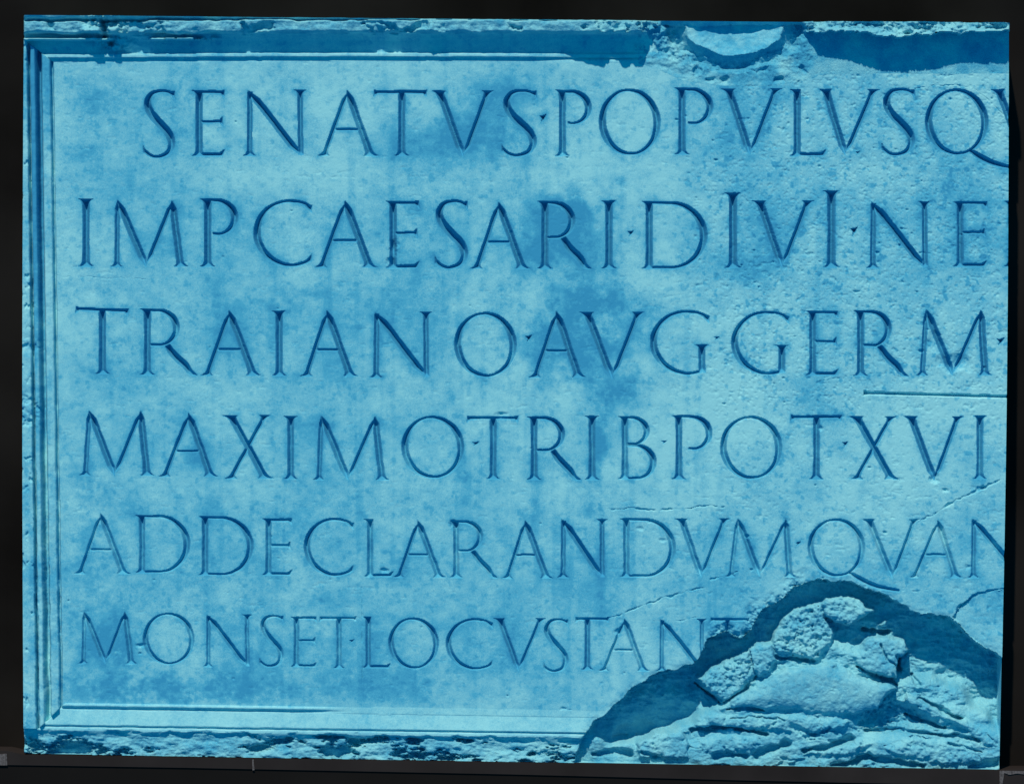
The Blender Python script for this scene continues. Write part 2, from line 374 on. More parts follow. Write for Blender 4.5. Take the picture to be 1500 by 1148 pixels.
line(0.72, [('M', 116, 198.7, 895, 972, dict(al=123.5, ar=183.5, vx=154.7)), ('O', 209, 285, 897, 973), ('N', 297, 369, 899.5, 976.5), ('S', 379.5, 416, 901, 976), ('E', 426, 464.7, 902.7, 976.5),
    ('T', 468.7, 522, 903, 978.7, dict(xc=496.7)), ('.', 511, 520, 936, 941), ('L', 531, 573, 903, 978), ('O', 568.7, 643, 904, 979.5), ('C', 653, 721.5, 905, 981), ('V', 723, 799, 905, 983, dict(vx=760)),
    ('S', 795.5, 833, 906, 983.5), ('T', 843.5, 892, 904, 981, dict(xc=860.5)), ('A', 878.7, 950.7, 905, 982.5, dict(ax=914.7)), ('N', 961, 1035.5, 906, 982), ('T', 1041, 1098, 905, 982, dict(xc=1066))])

grng = np.random.RandomState(11)
def shade_grime(tone): return .30 + 2.3*max(0, tone-.72)      # groove shade and old pigment painted into the cut letters, heaviest in the upper lines
for tone, ch, x0, x1, y0, y1, *rest in Ls:
    kw = rest[0] if rest else {}
    H = max(y1-y0, 12)
    G = glyph(ch, x0, x1, y0, y1, **kw)
    xa = max(30, x0-6); xb = min(1490, x1+(36 if ch == 'Q' else 6))
    if ch == 'Q': yb_ = y1+22
    else: yb_ = y1+3
    w_ = window(xa, y0-4, xb, yb_)
    px = X[w_] + 0.55*wx[w_] + 0.25*fine[w_]; py = Y[w_] + 0.55*wy[w_] - 0.25*fine[w_]
    slope = (1.7 + 0.8*tone)*(1.9 if ch == '.' else 1); cap = (0.038 + 0.016*tone)*max(H, 60)
    dep = np.zeros(px.shape); near = np.full(px.shape, -99.0)
    for cont in G:
        d = poly_sdf(px, py, cont)
        dd = np.clip(d, 0, None); near = np.maximum(near, d)
        dep = np.maximum(dep, np.where(dd < cap, dd, cap + 0.25*(dd-cap))*slope)
    inside = dep > 0
    if not inside.any(): continue
    pid = new_part('letter' if ch != '.' else 'interpunct', ('incised Roman capital ' + ch) if ch != '.' else 'small wedge-shaped interpunct between words', 'panel', MAT_LETTER)
    zz = Z[w_]; zz[inside] = zz[inside]*0.6 - dep[inside]; Z[w_] = zz
    pp = part[w_]; pp[inside] = pid; part[w_] = pp
    lg = letter_shade_grime[w_]; lg[inside] = .62 if ch == '.' else {467: .42, 813: .5, 877: .55, 371: .5, 940: .55, 565: .55, 293: .72, 205: .5, 665: .5, 952: .45, 1071: .4, 541: .55}.get(x0, shade_grime(tone) + grng.uniform(-.14, .12)); letter_shade_grime[w_] = lg
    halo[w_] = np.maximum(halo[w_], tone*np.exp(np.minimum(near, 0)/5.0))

# overline above the numeral
w_ = window(1262, 570, 1480, 588)
ov = 575.5 + (X[w_]-1265)*0.026
dep = np.clip(2.9 + 0.5*wy[w_] - np.abs(Y[w_] + 0.6*wx[w_] - ov) + 2.0*np.clip(1-(X[w_]-1265)/9, 0, 1), 0, 3)*np.where(X[w_] > 1265, 1, 0)
ins = dep > 0; pid = new_part('overline', 'long straight incised line above the numeral', 'panel', MAT_LETTER)
zz = Z[w_]; zz[ins] -= 2.8*dep[ins]; Z[w_] = zz; pp = part[w_]; pp[ins] = pid; part[w_] = pp

# cracks and chips
def crack(pts, wd, depth, seed, jag=2.5, gaps=0.0):
    xs = [p[0] for p in pts]; ys = [p[1] for p in pts]
    w_ = window(min(xs), min(ys), max(xs), max(ys))
    jx = X[w_] + jag*fbm(X[w_], Y[w_], 12, seed=seed, octaves=3); jy = Y[w_] + jag*fbm(X[w_], Y[w_], 12, seed=seed+1, octaves=3)
    d = seg_dist(jx, jy, pts); n = fbm(X[w_], Y[w_], 9, seed=seed+2, octaves=2)
    ww = wd*(0.7+0.9*n) - gaps
    dep = np.clip(ww-d, 0, None); dep = np.minimum(dep/ max(wd, .5), 1)*depth
    ins = dep > 0
    zz = Z[w_]; zz -= dep; Z[w_] = zz
    pid = new_part('crack', None, 'panel', MAT_STONE)
    pp = part[w_]; pp[ins & (pp == 0)] = pid; part[w_] = pp
crack([(1470, 701), (1432, 716), (1392, 739), (1358, 757), (1345, 765)], 2.6, 4, 100, 3)
crack([(888, 746), (920, 744), (960, 746), (1000, 746), (1040, 739), (1060, 741)], 1.4, 3, 110, 3)
crack([(893, 903), (915, 897), (950, 884), (990, 869), (1030, 861)], 1.6, 3, 120, 3)
crack([(1040, 848), (1070, 842), (1080, 838)], 1.3, 2.5, 130, 2)
crack([(958, 909), (1000, 908), (1020, 902)], 1.0, 1.5, 140, 2)
crack([(1340, 131), (1370, 125), (1400, 124), (1430, 133), (1455, 152), (1474, 172)], 1.0, 2.0, 150, 2)
crack([(66, 402), (110, 405), (180, 408), (260, 411)], 0.8, 1.2, 160, 3, .2)
crack([(530, 860), (530.5, 930), (531, 1000)], 0.9, 1.6, 170, .8)
crack([(1396, 903), (1408, 886), (1420, 876), (1433, 868), (1470, 863)], 2.0, 4, 180, 2)
crack([(1206, 557), (1240, 551)], 1.0, 2, 190, 2); crack([(1300, 862), (1340, 866), (1370, 860)], 1.0, 1.5, 195, 2)
def chip(x, y, r, depth, seed, ry=None):
    ry = ry or r; w_ = window(x-2*r, y-2*ry, x+2*r, y+2*ry)
    n = fbm(X[w_], Y[w_], max(5, r*.8), seed=seed, octaves=3)
    q = np.hypot((X[w_]-x)/r, (Y[w_]-y)/ry) + .55*n
    Z[w_] -= depth*np.clip(1.15-q, 0, .8)
chip(735, 607, 11, 5, 201, 5); chip(1397, 533, 22, 7, 202, 14); chip(1370, 500, 14, 3, 203); chip(1369, 701, 7, 6, 204); chip(1202, 628, 4, 5, 205)
chip(577, 361, 6, 6, 206, 14); chip(572, 384, 8, 5, 207, 6); chip(563, 835, 8, 5, 208, 4); chip(664, 768, 6, 5, 209); chip(1349, 514, 5, 5, 210, 3); chip(207, 945, 8, 4, 211, 4)
chip(1385, 718, 5, 4, 212, 3); chip(1440, 713, 5, 5, 213, 3); chip(1095, 785, 3, 4, 214); chip(937, 774, 6, 2.5, 215, 3); chip(972, 791, 6, 2.5, 216, 3); chip(835, 1041, 5, 4, 217, 2); chip(826, 1037, 5, 3, 218, 2)
chip(825, 1053, 5, 4, 219, 3); chip(1255, 427, 5, 4, 220, 2); chip(905, 925, 5, 5, 221, 4); chip(1418, 830, 6, 4, 222, 4)
rng = np.random.RandomState(5)
for k in range(44):
    chip(rng.uniform(980, 1460), rng.uniform(110, 860) if k % 2 else rng.uniform(110, 430), rng.uniform(1.6, 3.2), rng.uniform(2, 4), 300+k, rng.uniform(1.2, 2.2))
for k in range(24):
    chip(rng.uniform(100, 980), rng.uniform(110, 1020), rng.uniform(1.4, 2.6), rng.uniform(1.5, 3), 420+k, rng.uniform(1.0, 1.8))

# ------------------------------------------------------------------ frame mouldings
def prof(v, pts):
    return np.interp(v, [p[0] for p in pts], [p[1] for p in pts])
TT = X - 13*(Y-100)/900                                   # runs across the left moulding
wear = sstep(560, 900, Y)
TTw = TT + 0.2*wx + (0.35+.9*wear)*fbm(X, Y, 9, 44, seed=31, octaves=3) + .5*wear*fbm(X, Y, 8, seed=32, octaves=2)
left = prof(TTw, [(30, 12), (39.8, 12), (41.4, -7), (43.6, -7), (45.4, 9.5), (51.0, 10), (53, 4), (57, -15), (59.6, -15), (61.8, 7), (64, 9), (73.4, 8), (75.0, -7.0), (77.0, -7.0), (78.8, 0)])
left += 0.9*med + 0.35*fine - 3*sstep(.35, .6, fbm(X, Y, 8, 14, seed=33, octaves=3))*sstep(48, 42, TT)
notch = np.exp(-((Y-594)/13)**2) + .7*np.exp(-((Y-618)/7)**2) + .5*np.exp(-((Y-505)/9)**2)
left -= 9*notch*np.clip(.25+1.4*fbm(X, Y, 10, seed=35, octaves=3), 0, 1)*sstep(62, 50, TT)
TOPF = 91.5 - 1.5*sstep(100, 420, X) + 1.0*sstep(600, 930, X)
topn = fbm(X, Y, 26, 10, seed=41, octaves=5); topr = fbm(X, Y, 9, seed=42, octaves=4)
yt = Y + 0.6*wy + 90.0 - TOPF
ytn = yt + (2.6*topn)*sstep(62, 50, yt)
top = prof(ytn, [(20, 30), (25, 27), (30, 9), (32, 27), (46, 25), (48.5, 22), (50.5, 4), (55, -4), (60, -6), (77.0, -5), (78.6, 4.2), (83.4, 4.6), (84.6, -.6), (88, -.4), (92, 0)])
bandm = sstep(29, 33, yt)*sstep(53, 47, yt)
top += bandm*(2.6*topn + 2.4*topr) - bandm*10*sstep(.22, .5, fbm(X, Y, 26, 20, seed=43, octaves=5))
top += bandm*14*sstep(800, 880, X) - sstep(76, 79, yt)*sstep(88, 84, yt)*4.6*sstep(770, 880, X)
frag = sstep(54.5, 56, yt)*sstep(60, 58, yt)*np.maximum(sstep(170, 160, X), sstep(215, 225, X)*sstep(330, 300, X)*sstep(-.4, 0, topr))
top += frag*25
brk = np.exp(-((X-160-0.25*(yt-55))/24)**2)*sstep(86, 74, yt)
top = top + np.minimum(brk*(26*topr + 14*topn + 4)*sstep(82, 62, yt), 9)
spall = np.exp(-((X-640)/14)**2 - ((yt-48)/10)**2) + .8*np.exp(-((X-705)/18)**2 - ((yt-52)/6)**2)
top += spall*(4 + 9*topr)*sstep(60, 50, yt)
# broken cornice on the right and the round socket
edge_y = 49 + 8*sstep(1240, 1300, X)*sstep(1360, 1310, X) + 5*topn + 3*topr
shadow_y = np.interp(X, [1150, 1180, 1200, 1240, 1262, 1285, 1320, 1360, 1400, 1440, 1480], [66, 80, 84, 91, 100, 106, 107, 103, 93, 95, 94])
hgt = np.clip((shadow_y - edge_y)/math.tan(THETA), 2, 60)
inb = sstep(0, 7, edge_y - Y)
cor = np.where(Y < edge_y, hgt + inb*(-5 + 9*topr + 8*fbm(X, Y, 7, seed=45, octaves=4) - 8*sstep(.1, .5, topn)), -1.0 + .5*med)
cor = lerp(cor, 0.4*med, sstep(0, 26, Y - edge_y)*0.8)
t_r = sstep(1166, 1184, X + 8*topr)
top = lerp(top, cor, t_r)
rx_, ry_ = (X-1076)/74, (Y-31)/51
rho = np.hypot(rx_, ry_) + 0.05*topn + .03*topr
bowl = -12 + 10*np.clip(rho, 0, 1)**2 + 1.6*med + .8*topr
ring = prof(rho, [(1.0, -2), (1.05, -9), (1.16, -15), (1.34, -17), (1.42, -4), (1.6, -1)])
sock = np.where(rho < 1, bowl, ring + (6.5*topr + 4*topn)*sstep(1.0, 1.2, rho))
sock = np.where(Y < 37 + 3*topn, 1.5 + 2*topr - 1.2*(Y-33), sock)
breakm = sstep(928, 968, X + 24*topr + 14*topn)*sstep(1192, 1176, X + 8*topr)
jag = (7*topr + 5*topn)
side = sstep(1.40, 1.55, rho)
sock = lerp(sock, -1.5 + .75*jag*np.clip((130-Y)/60, .25, 1.3) - 6*sstep(.15, .45, fbm(X, Y, 20, seed=47, octaves=4)), side)
top = lerp(top, sock, breakm)
top_limit = TOPF + 0.5 + 0*X
lim2 = np.interp(X, [930, 960, 1000, 1060, 1120, 1180, 1200, 1260, 1480], [92, 100, 118, 126, 126, 118, 110, 108, 108])
top_limit = np.maximum(top_limit, np.where(X > 935, lim2, 0))
mitre = (91.5 - Y) > 0.8*(78 - TT)
is_left = (TT < 78.7) & ~((Y < TOPF) & mitre)
is_top = (Y < top_limit) & ~is_left
MOULD = is_left | is_top
fade = sstep(0, 26, top_limit - Y)
rough_patch = is_top & (X > 935)
Z = np.where(is_left, left, Z)
keep = (part > 0) & is_top                                 # letters that reach into the broken edge
Z = np.where(is_top & ~keep, np.where(X > 935, lerp(Z + fade*0, top, sstep(0, 8, top_limit-Y)), top), Z)

BB = 1036 + (X-92)*0.0145
db = Y - BB + 0.6*wy
bot = prof(db, [(-7, 0), (-5, 2.4), (-2.4, 2.6), (-0.8, -2.2), (1.4, -2.4), (2.6, 0.2), (25, 4.6), (26.2, 1.0), (27.4, 1.0), (28.6, 4.2), (33, 4.4), (40, 1)])
groove_fill = sstep(430, 520, X)
bot = np.where((db > -7) & (db < 3), lerp(bot, 0.6 + .08*db, groove_fill), bot) + .5*med + .2*fine
hol = fbm(X, Y, 54, 22, seed=51, octaves=6, gain=.62)
hol2 = fbm(X, Y, 18, 7, seed=52, octaves=4)
b0 = db - 33 - 5*hol2
broken = -1 - 20*sstep(.0, .34, hol + .08*np.sin((db-50)/9)) + 4*hol2 + 1.6*topr + .5*fine
strip_y = sstep(0, 7, b0)
bot = lerp(bot, broken, strip_y)
corner = (TT - 42)/(78-42)                                  # mitre at the lower left
is_bot = (Y > BB - 7) & ((Y - BB + 3) > -1.0*(TT - 78)) | (db > 31)
Z = np.where(is_bot, bot, Z)

# ------------------------------------------------------------------ the broken arch and its rubble
ARCH = [(845, 1090), (849, 1080), (868, 1059), (900, 1032), (924, 1005), (961, 987), (1017, 969), (1031, 949), (1036, 935), (1065, 925), (1087, 937), (1100, 925), (1113, 896), (1128, 886),
        (1140, 880), (1164, 858), (1196, 849), (1217, 852), (1244, 853), (1271, 861), (1303, 872), (1329, 886), (1340, 896), (1367, 898), (1396, 904), (1420, 931), (1444, 949), (1475, 966), (1490, 1140), (1225, 1140), (840, 1140)]
aw = window(830, 840, 1490, 1140)
ax_, ay_ = X[aw], Y[aw]
a1 = fbm(ax_, ay_, 26, seed=61, octaves=5, gain=.6); a2 = fbm(ax_, ay_, 26, seed=62, octaves=5, gain=.6)
a3 = fbm(ax_, ay_, 10, seed=63, octaves=4, gain=.6); a4 = fbm(ax_, ay_, 44, 15, seed=64, octaves=5, gain=.55)
sd = poly_sdf(ax_ + 5*a1 + 2*a3, ay_ + 5*a2 - 2*a3, [ARCH])
# ground of the hollow: heights at known spots, blended
ctrl = [(870, 1085, -14), (900, 1060, -52), (950, 1020, -60), (1000, 1000, -62), (1050, 955, -55), (1100, 935, -45), (1150, 890, -38), (1220, 862, -40), (1290, 890, -52), (1340, 930, -60), (1400, 950, -66), (1450, 990, -66),
        (890, 1074, -46), (915, 1074, -62), (945, 1066, -68), (975, 1056, -68), (1005, 1044, -64), (1030, 1026, -50), (920, 1098, -16), (965, 1090, -16), (1005, 1074, -16), (1035, 1056, -14), (1060, 1042, -11), (1080, 1050, -9), (960, 1100, -12), (1040, 1100, -6), (1120, 1100, -8), (1200, 1065, -8), (1200, 1105, -8), (1300, 1100, -8), (1150, 968, -20), (1215, 958, -22), (1252, 972, -20), (1090, 1004, -17), (1122, 992, -18), (1240, 925, -46), (1290, 925, -42),
        (1345, 975, -58), (1400, 982, -64), (1440, 1018, -64), (1350, 1008, -26), (1400, 1026, -24), (1440, 1056, -20), (1466, 1050, -56), (1380, 1045, -12), (1440, 1080, -8), (1320, 1045, -26), (1300, 1060, -24), (1350, 1090, -6), (1440, 1110, -8), (890, 1110, -16)]
num = np.zeros(ax_.shape); den = np.zeros(ax_.shape)
for cx_, cy_, cz_ in ctrl:
    g = 1/((ax_-cx_)**2 + (1.5*(ay_-cy_))**2 + 60)**2.2
    num += g*cz_; den += g
ridge = 1 - 2*np.abs(fbm(ax_, ay_, 30, 16, seed=65, octaves=5, gain=.6))
lowr = sstep(1010, 1060, ay_)
floor = num/den + (5-2.5*lowr)*a4 + (4-2.2*lowr)*a3 + (5-3*lowr)*(ridge - .6)
lowz = sstep(1040, 1075, ay_)
floor -= 5*sstep(.2, .36, a4)*lowz
darkp = poly_sdf(ax_ + 6*a1, ay_ + 6*a2, [[(1257, 1063), (1271, 1035), (1303, 1019), (1319, 1024), (1377, 1051), (1377, 1069), (1310, 1070)]])
floor = np.where(darkp > 0, floor - np.clip(darkp*1.2, 0, 14) + 9*a3, floor)
A_id = new_part('broken_hollow', 'deep arched break in the lower edge with rough shadowed floor', 'slab', MAT_RUBBLE)
inA = sd > 0
za = Z[aw]; pa = part[aw]
za = np.where(inA, np.where(sd < 2.2, lerp(za, floor, sstep(0, 2.2, sd)), floor), np.where(sd > -7, za - 2.2*np.clip(1+sd/7, 0, 1)*np.clip(.4+a3, 0, 1), za))
torn = np.clip(1+sd/22, 0, 1)*(sd <= 0)*sstep(1030, 1050, ax_)*sstep(1190, 1160, ax_)
za = za - torn*np.clip(4 + 12*a1 + 8*a3, 0, 14)
pa = np.where(inA, A_id, pa)
STONES = [ # polygon, crown height, tilt (dz per px downwards), dome, roughness, label
 ([(1135, 928), (1150, 905), (1167, 893), (1201, 883), (1207, 907), (1220, 928), (1212, 947), (1191, 965), (1164, 957), (1135, 947)], -12, .05, 9, 4.2, 'pitted angular rubble stone under the crown of the broken arch'),
 ([(1204, 885), (1212, 877), (1233, 876), (1260, 883), (1281, 895), (1260, 904), (1244, 912), (1225, 912), (1209, 899)], -8, .0, 8, 3.2, None),
 ([(1249, 958), (1271, 936), (1303, 928), (1329, 939), (1335, 955), (1321, 965), (1319, 997), (1297, 997), (1260, 980)], -10, .05, 8, 1.8, None),
 ([(1097, 955), (1110, 943), (1130, 945), (1137, 965), (1125, 983), (1112, 989), (1100, 978)], -8, .05, 8, 2.6, None),
 ([(1025, 994), (1044, 979), (1081, 965), (1095, 955), (1101, 987), (1087, 1008), (1060, 1026), (1047, 1013)], -10, .05, 7, 4.0, None),
 ([(1285, 914), (1296, 906), (1304, 908), (1303, 918), (1290, 920)], -24, .05, 5, 2, None),
 ([(1066, 1024), (1100, 1005), (1153, 978), (1215, 969), (1249, 981), (1287, 997), (1319, 1008), (1303, 1019), (1290, 1040), (1249, 1048), (1207, 1045), (1140, 1040), (1070, 1040)], 2, -.03, 8, .8, 'large smooth boulder bedded in the broken hollow'),
 ([(1018, 1064), (1040, 1046), (1140, 1044), (1215, 1049), (1250, 1056), (1236, 1070), (1180, 1078), (1120, 1068), (1060, 1070)], -3, .04, 5, 2.4, None),
 ([(1330, 1012), (1350, 1022), (1400, 1046), (1440, 1066), (1466, 1092), (1440, 1092), (1405, 1066), (1360, 1046), (1325, 1028)], -6, .03, 6, 2.2, None),
 ([(1030, 1104), (1024, 1084), (1060, 1076), (1110, 1078), (1120, 1092), (1080, 1106)], -3, .03, 5, 2.4, None),
 ([(1320, 1112), (1290, 1092), (1330, 1078), (1400, 1084), (1430, 1096), (1440, 1118), (1390, 1122)], -3, .02, 6, 2.4, None),
 ([(935, 1112), (930, 1090), (960, 1072), (1000, 1070), (1015, 1090), (1010, 1114)], -4, .03, 6, 2.0, None),
 ([(1195, 1102), (1225, 1090), (1262, 1080), (1285, 1090), (1262, 1102), (1228, 1112)], -4, .03, 5, 2.4, None),
]
for poly, hz, tilt, dome, rg, lab in STONES:
    s2 = poly_sdf(ax_ + 5*a1 + 2.5*a3, ay_ + 5*a2 - 2.5*a3, [poly])
    if rg > 2.5: s2 = s2 + 5
    rw = 26 if rg < 1 else 12
    cyy = sum(p[1] for p in poly)/len(poly)
    zs = hz + tilt*(ay_-cyy) - dome*np.clip(1 - s2/rw, 0, 1)**2 + rg*(1.1*a3 + .7*a1 + .6*(ridge-.6)) + .8*rg*fine[aw]
    zs -= rg*1.1*sstep(.3, .6, pit[aw])
    m2 = (s2 > 0) & inA
    za = np.where(m2, lerp(np.minimum(za, zs), zs, sstep(0, 5.5, s2)), za)
    sid = new_part('rubble_stone', lab, 'slab', MAT_RUBBLE); pa = np.where(m2, sid, pa)
def slot(pts, wd, depth, seed):
    global za
    d = seg_dist(ax_ + 5*a1 + 2*a3, ay_ + 4*a2 + 2*a3, pts)
    wv = wd*(.75 + .8*fbm(ax_, ay_, 18, seed=seed, octaves=3))
    za = np.where(inA, za - depth*sstep(1.0, .25, d/np.maximum(wv, .6)), za)
for k, (pts, wd, depth) in enumerate([([(1017, 1070), (1045, 1066), (1090, 1069), (1122, 1075)], 7, 16), ([(1064, 1039), (1090, 1036), (1120, 1041)], 5, 9), ([(1345, 1024), (1375, 1035), (1407, 1052)], 6, 15),
        ([(1270, 1069), (1320, 1071), (1380, 1078), (1433, 1083)], 5.5, 14), ([(1178, 1098), (1215, 1093), (1248, 1082)], 8, 16), ([(1106, 1106), (1128, 1098), (1152, 1089)], 11, 18), ([(1050, 1108), (1075, 1106), (1094, 1108)], 7, 12),
        ([(1226, 1124), (1268, 1109), (1320, 1118), (1356, 1124)], 9, 20), ([(1425, 1124), (1466, 1118)], 9, 16), ([(1270, 925), (1303, 928)], 9, 20), ([(1317, 962), (1323, 982)], 8, 20), ([(1293, 945), (1302, 966), (1318, 978)], 2.4, 7),
        ([(1260, 976), (1290, 992), (1318, 1004)], 5, 12), ([(1340, 990), (1346, 1004)], 5, 14), ([(1140, 962), (1164, 966), (1190, 968)], 6, 14), ([(1055, 1032), (1090, 1012), (1108, 992)], 4, 9), ([(1020, 1002), (1045, 1018), (1054, 1030)], 4, 12),
        ([(1070, 1052), (1110, 1049), (1150, 1054)], 3, 6), ([(1390, 1090), (1440, 1100)], 4, 8), ([(868, 1106), (900, 1100), (925, 1104)], 8, 14), ([(940, 1102), (960, 1108)], 6, 10), ([(1330, 1048), (1350, 1058), (1385, 1066)], 5, 12), ([(1160, 1064), (1190, 1074), (1215, 1068)], 7, 7)]):
    slot(pts, wd, depth, 800+k)
Z[aw] = za; inA_full = np.zeros(SHAPE, bool); inA_full[aw] = inA
# the loose corner right of the arch sits a little back
cpoly = poly_sdf(X, Y, [[(1396, 903), (1408, 886), (1420, 876), (1433, 868), (1490, 862), (1490, 980), (1475, 966), (1444, 949), (1420, 931)]])
mc = (cpoly > 0) & ~inA_full
Z = np.where(mc, Z - 3 - .05*(1440-X) + 1.5*med, Z)

# the slab is trimmed square: near its cut edges the relief is planed back
ed = np.minimum(np.minimum(u, 1-u)*1442, np.minimum(v, 1-v)*1092)
Z = np.maximum(Z, -10 - 30.0*ed)
Z = np.minimum(Z, 12 + 8.0*np.minimum(u, 1-u)*1442)
# ---- part ids of the frame
ids = {}
ids['outer'] = new_part('moulding_fillet', 'narrow worn outer fillet of the left moulding', 'slab', MAT_STONE)
ids['cavetto'] = new_part('moulding_hollow', 'dark concave hollow running down the left moulding', 'slab', MAT_STONE)
ids['inner'] = new_part('moulding_band', 'flat inner band of the left moulding', 'slab', MAT_STONE)
ids['cornice'] = new_part('cornice_ledge', 'rough projecting ledge along the top edge', 'slab', MAT_RUBBLE)
ids['hollow'] = new_part('moulding_hollow', 'deep shadowed hollow under the top ledge', 'slab', MAT_STONE)
ids['fillet'] = new_part('moulding_fillet', 'thin lit fillet below the top hollow', 'slab', MAT_STONE)
ids['socket'] = new_part('round_socket', 'round dished socket broken into the top edge', 'slab', MAT_STONE)
ids['scar'] = new_part('broken_edge', 'ragged chipped stone around the round socket', 'slab', MAT_RUBBLE)
ids['sill'] = new_part('moulding_band', 'sloping band along the bottom of the panel', 'slab', MAT_STONE)
ids['sillf'] = new_part('moulding_fillet', 'rounded fillet between panel and bottom band', 'slab', MAT_STONE)
ids['ragged'] = new_part('broken_edge', 'ragged broken lower edge with dark hollows', 'slab', MAT_RUBBLE)
p2 = part.copy()
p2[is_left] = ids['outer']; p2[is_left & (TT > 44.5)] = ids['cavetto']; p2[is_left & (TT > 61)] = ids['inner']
tt = is_top & ~keep
XB = X + 26*topr + 16*topn
p2[tt & (XB <= 950)] = ids['hollow']; p2[tt & (yt < 50) & (XB <= 950)] = ids['cornice']; p2[tt & (yt >= 77.5) & (XB <= 950)] = ids['fillet']
p2[tt & (XB > 950)] = ids['scar']; p2[tt & (X > 1180) & (Y < edge_y)] = ids['cornice']; p2[tt & (X > 960) & (rho < 1.0)] = ids['socket']
p2[is_bot] = ids['sill']; p2[is_bot & (db < 2.6)] = ids['sillf']; p2[is_bot & (b0 > 0)] = ids['ragged']
pf = p2[aw]; pf = np.where(inA, pa, pf); p2[aw] = pf
part = p2

# ------------------------------------------------------------------ stains (dirt on the stone, each with its own shape), plus painted groove and moulding shade
cloud = np.clip(.80 + .55*fbm(X, Y, 26, seed=90, octaves=5, gain=.65) + .35*fbm(X, Y, 6, seed=91, octaves=2), .25, 1.5)
def blob(x, y, rx, ry, a, seed, n=.6, sc=34):
    q = np.hypot((X-x)/rx, (Y-y)/ry) + n*fbm(X, Y, sc, seed=seed, octaves=4)
    return a*sstep(1.45, -.05, q)*cloud
st = 0.14 + 0.26*fbm(X, Y, 120, seed=71, octaves=5, gain=.5) + .15*fbm(X, Y, 44, seed=70, octaves=5, gain=.66) + 0.10*fbm(X, Y, 260, seed=72, octaves=3)
st += .13*fbm(X, Y, 12, 9, seed=73, octaves=3)
sp = fbm(X, Y, 8, seed=74, octaves=3); st += (.10 + .22*rough)*sstep(.25, .6, sp)
for k, b in enumerate([(135, 152, 26, 20, .35), (125, 225, 34, 18, .34), (822, 332, 46, 62, .85), (775, 370, 40, 40, .35), (735, 135, 45, 30, .35), (745, 190, 40, 50, .3), (690, 210, 60, 40, .25), (640, 200, 60, 40, .15),
        (860, 440, 85, 36, .5), (850, 515, 70, 50, .45), (905, 570, 40, 30, .5), (878, 660, 14, 60, .7), (888, 590, 14, 30, .42), (870, 735, 22, 30, .35), (882, 850, 12, 70, .25), (905, 265, 16, 10, .35), (1000, 150, 30, 40, .3),
        (445, 632, 32, 26, .36), (460, 430, 60, 12, .28), (395, 452, 60, 16, .25), (170, 950, 44, 40, .35), (180, 1008, 90, 30, .36), (320, 1006, 110, 26, .28), (520, 1008, 140, 24, .22), (620, 830, 30, 30, .1), (440, 560, 60, 30, .12),
        (285, 672, 24, 26, .25), (340, 480, 50, 30, .2), (120, 420, 60, 20, .2), (600, 440, 90, 60, .14), (560, 940, 30, 50, .16), (1090, 400, 60, 40, .25), (1180, 300, 70, 60, .16), (1130, 370, 50, 40, .2), (1420, 350, 50, 60, .2), (1390, 260, 80, 40, .2),
        (1080, 170, 50, 50, .22), (1180, 590, 70, 30, .15), (430, 770, 60, 30, .15), (150, 540, 60, 40, .12), (560, 620, 60, 20, .12), (130, 700, 40, 40, .16), (480, 880, 60, 14, .15), (870, 560, 120, 240, .20), (140, 880, 90, 170, .14), (250, 1012, 200, 30, .16), (700, 160, 90, 70, .16), (115, 130, 40, 40, .16), (160, 480, 110, 60, .10), (290, 900, 380, 190, .17), (160, 760, 120, 120, .10), (520, 990, 300, 60, .10)]):
    st += blob(*b, seed=500+k)
clean = blob(560, 270, 120, 50, .14, 600) + blob(430, 250, 70, 40, .12, 601) + blob(900, 180, 60, 60, .12, 602) + blob(1110, 700, 300, 120, .10, 603) + blob(1080, 480, 90, 50, .12, 604) + blob(520, 150, 120, 50, .10, 605)
st -= clean
streak = fbm(X, Y, 16, 260, seed=75, octaves=3); st += .12*sstep(.1, .7, streak)*sstep(1000, 300, np.abs(X-760))
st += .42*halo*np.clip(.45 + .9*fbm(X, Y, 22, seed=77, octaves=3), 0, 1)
st = np.where(letter_shade_grime >= 0, np.maximum(st*.5 + letter_shade_grime, letter_shade_grime) + .28*fbm(X, Y, 20, seed=78, octaves=4), st)
st = np.where(inA_full | (part == ids['ragged'])  | (part == ids['cornice']), .16 + .34*fbm(X, Y, 26, seed=76, octaves=5, gain=.6), st)
st = np.where((part == ids['scar']) | (part == ids['socket']), .28 + .45*fbm(X, Y, 24, seed=79, octaves=5, gain=.6), st)
hollow_shade = part == ids['cavetto']; st = np.where(hollow_shade, st + .75*sstep(760, 120, Y + 120*topn) + .3*fbm(X, Y, 10, 60, seed=80, octaves=4), st)      # shade painted into the hollow, strongest in its upper part
st = np.where((part == ids['outer']) | (part == ids['inner']), st + .35*sstep(260, 90, Y + 60*topn) + .2*fbm(X, Y, 10, 50, seed=81, octaves=4), st)  # cornice shade painted onto the upper end of fillet and band
st = np.where((part == ids['sill']) | (part == ids['sillf']), st*.6 - .02, st)
st = np.clip(st, -.2, 1.0).astype(np.float32)

# ------------------------------------------------------------------ build meshes, one per part
WX = ((X - CX)*S).astype(np.float32); WY = (-Z*S).astype(np.float32); WZ = ((CY - Y)*S).astype(np.float32)
COORD = np.stack([WX, WY, WZ], -1).reshape(-1, 3); STF = st.reshape(-1)
ncol = NX + 1
ii, jj = np.meshgrid(np.arange(NY), np.arange(NX), indexing='ij')
base = (ii*ncol + jj)
pa_ = part
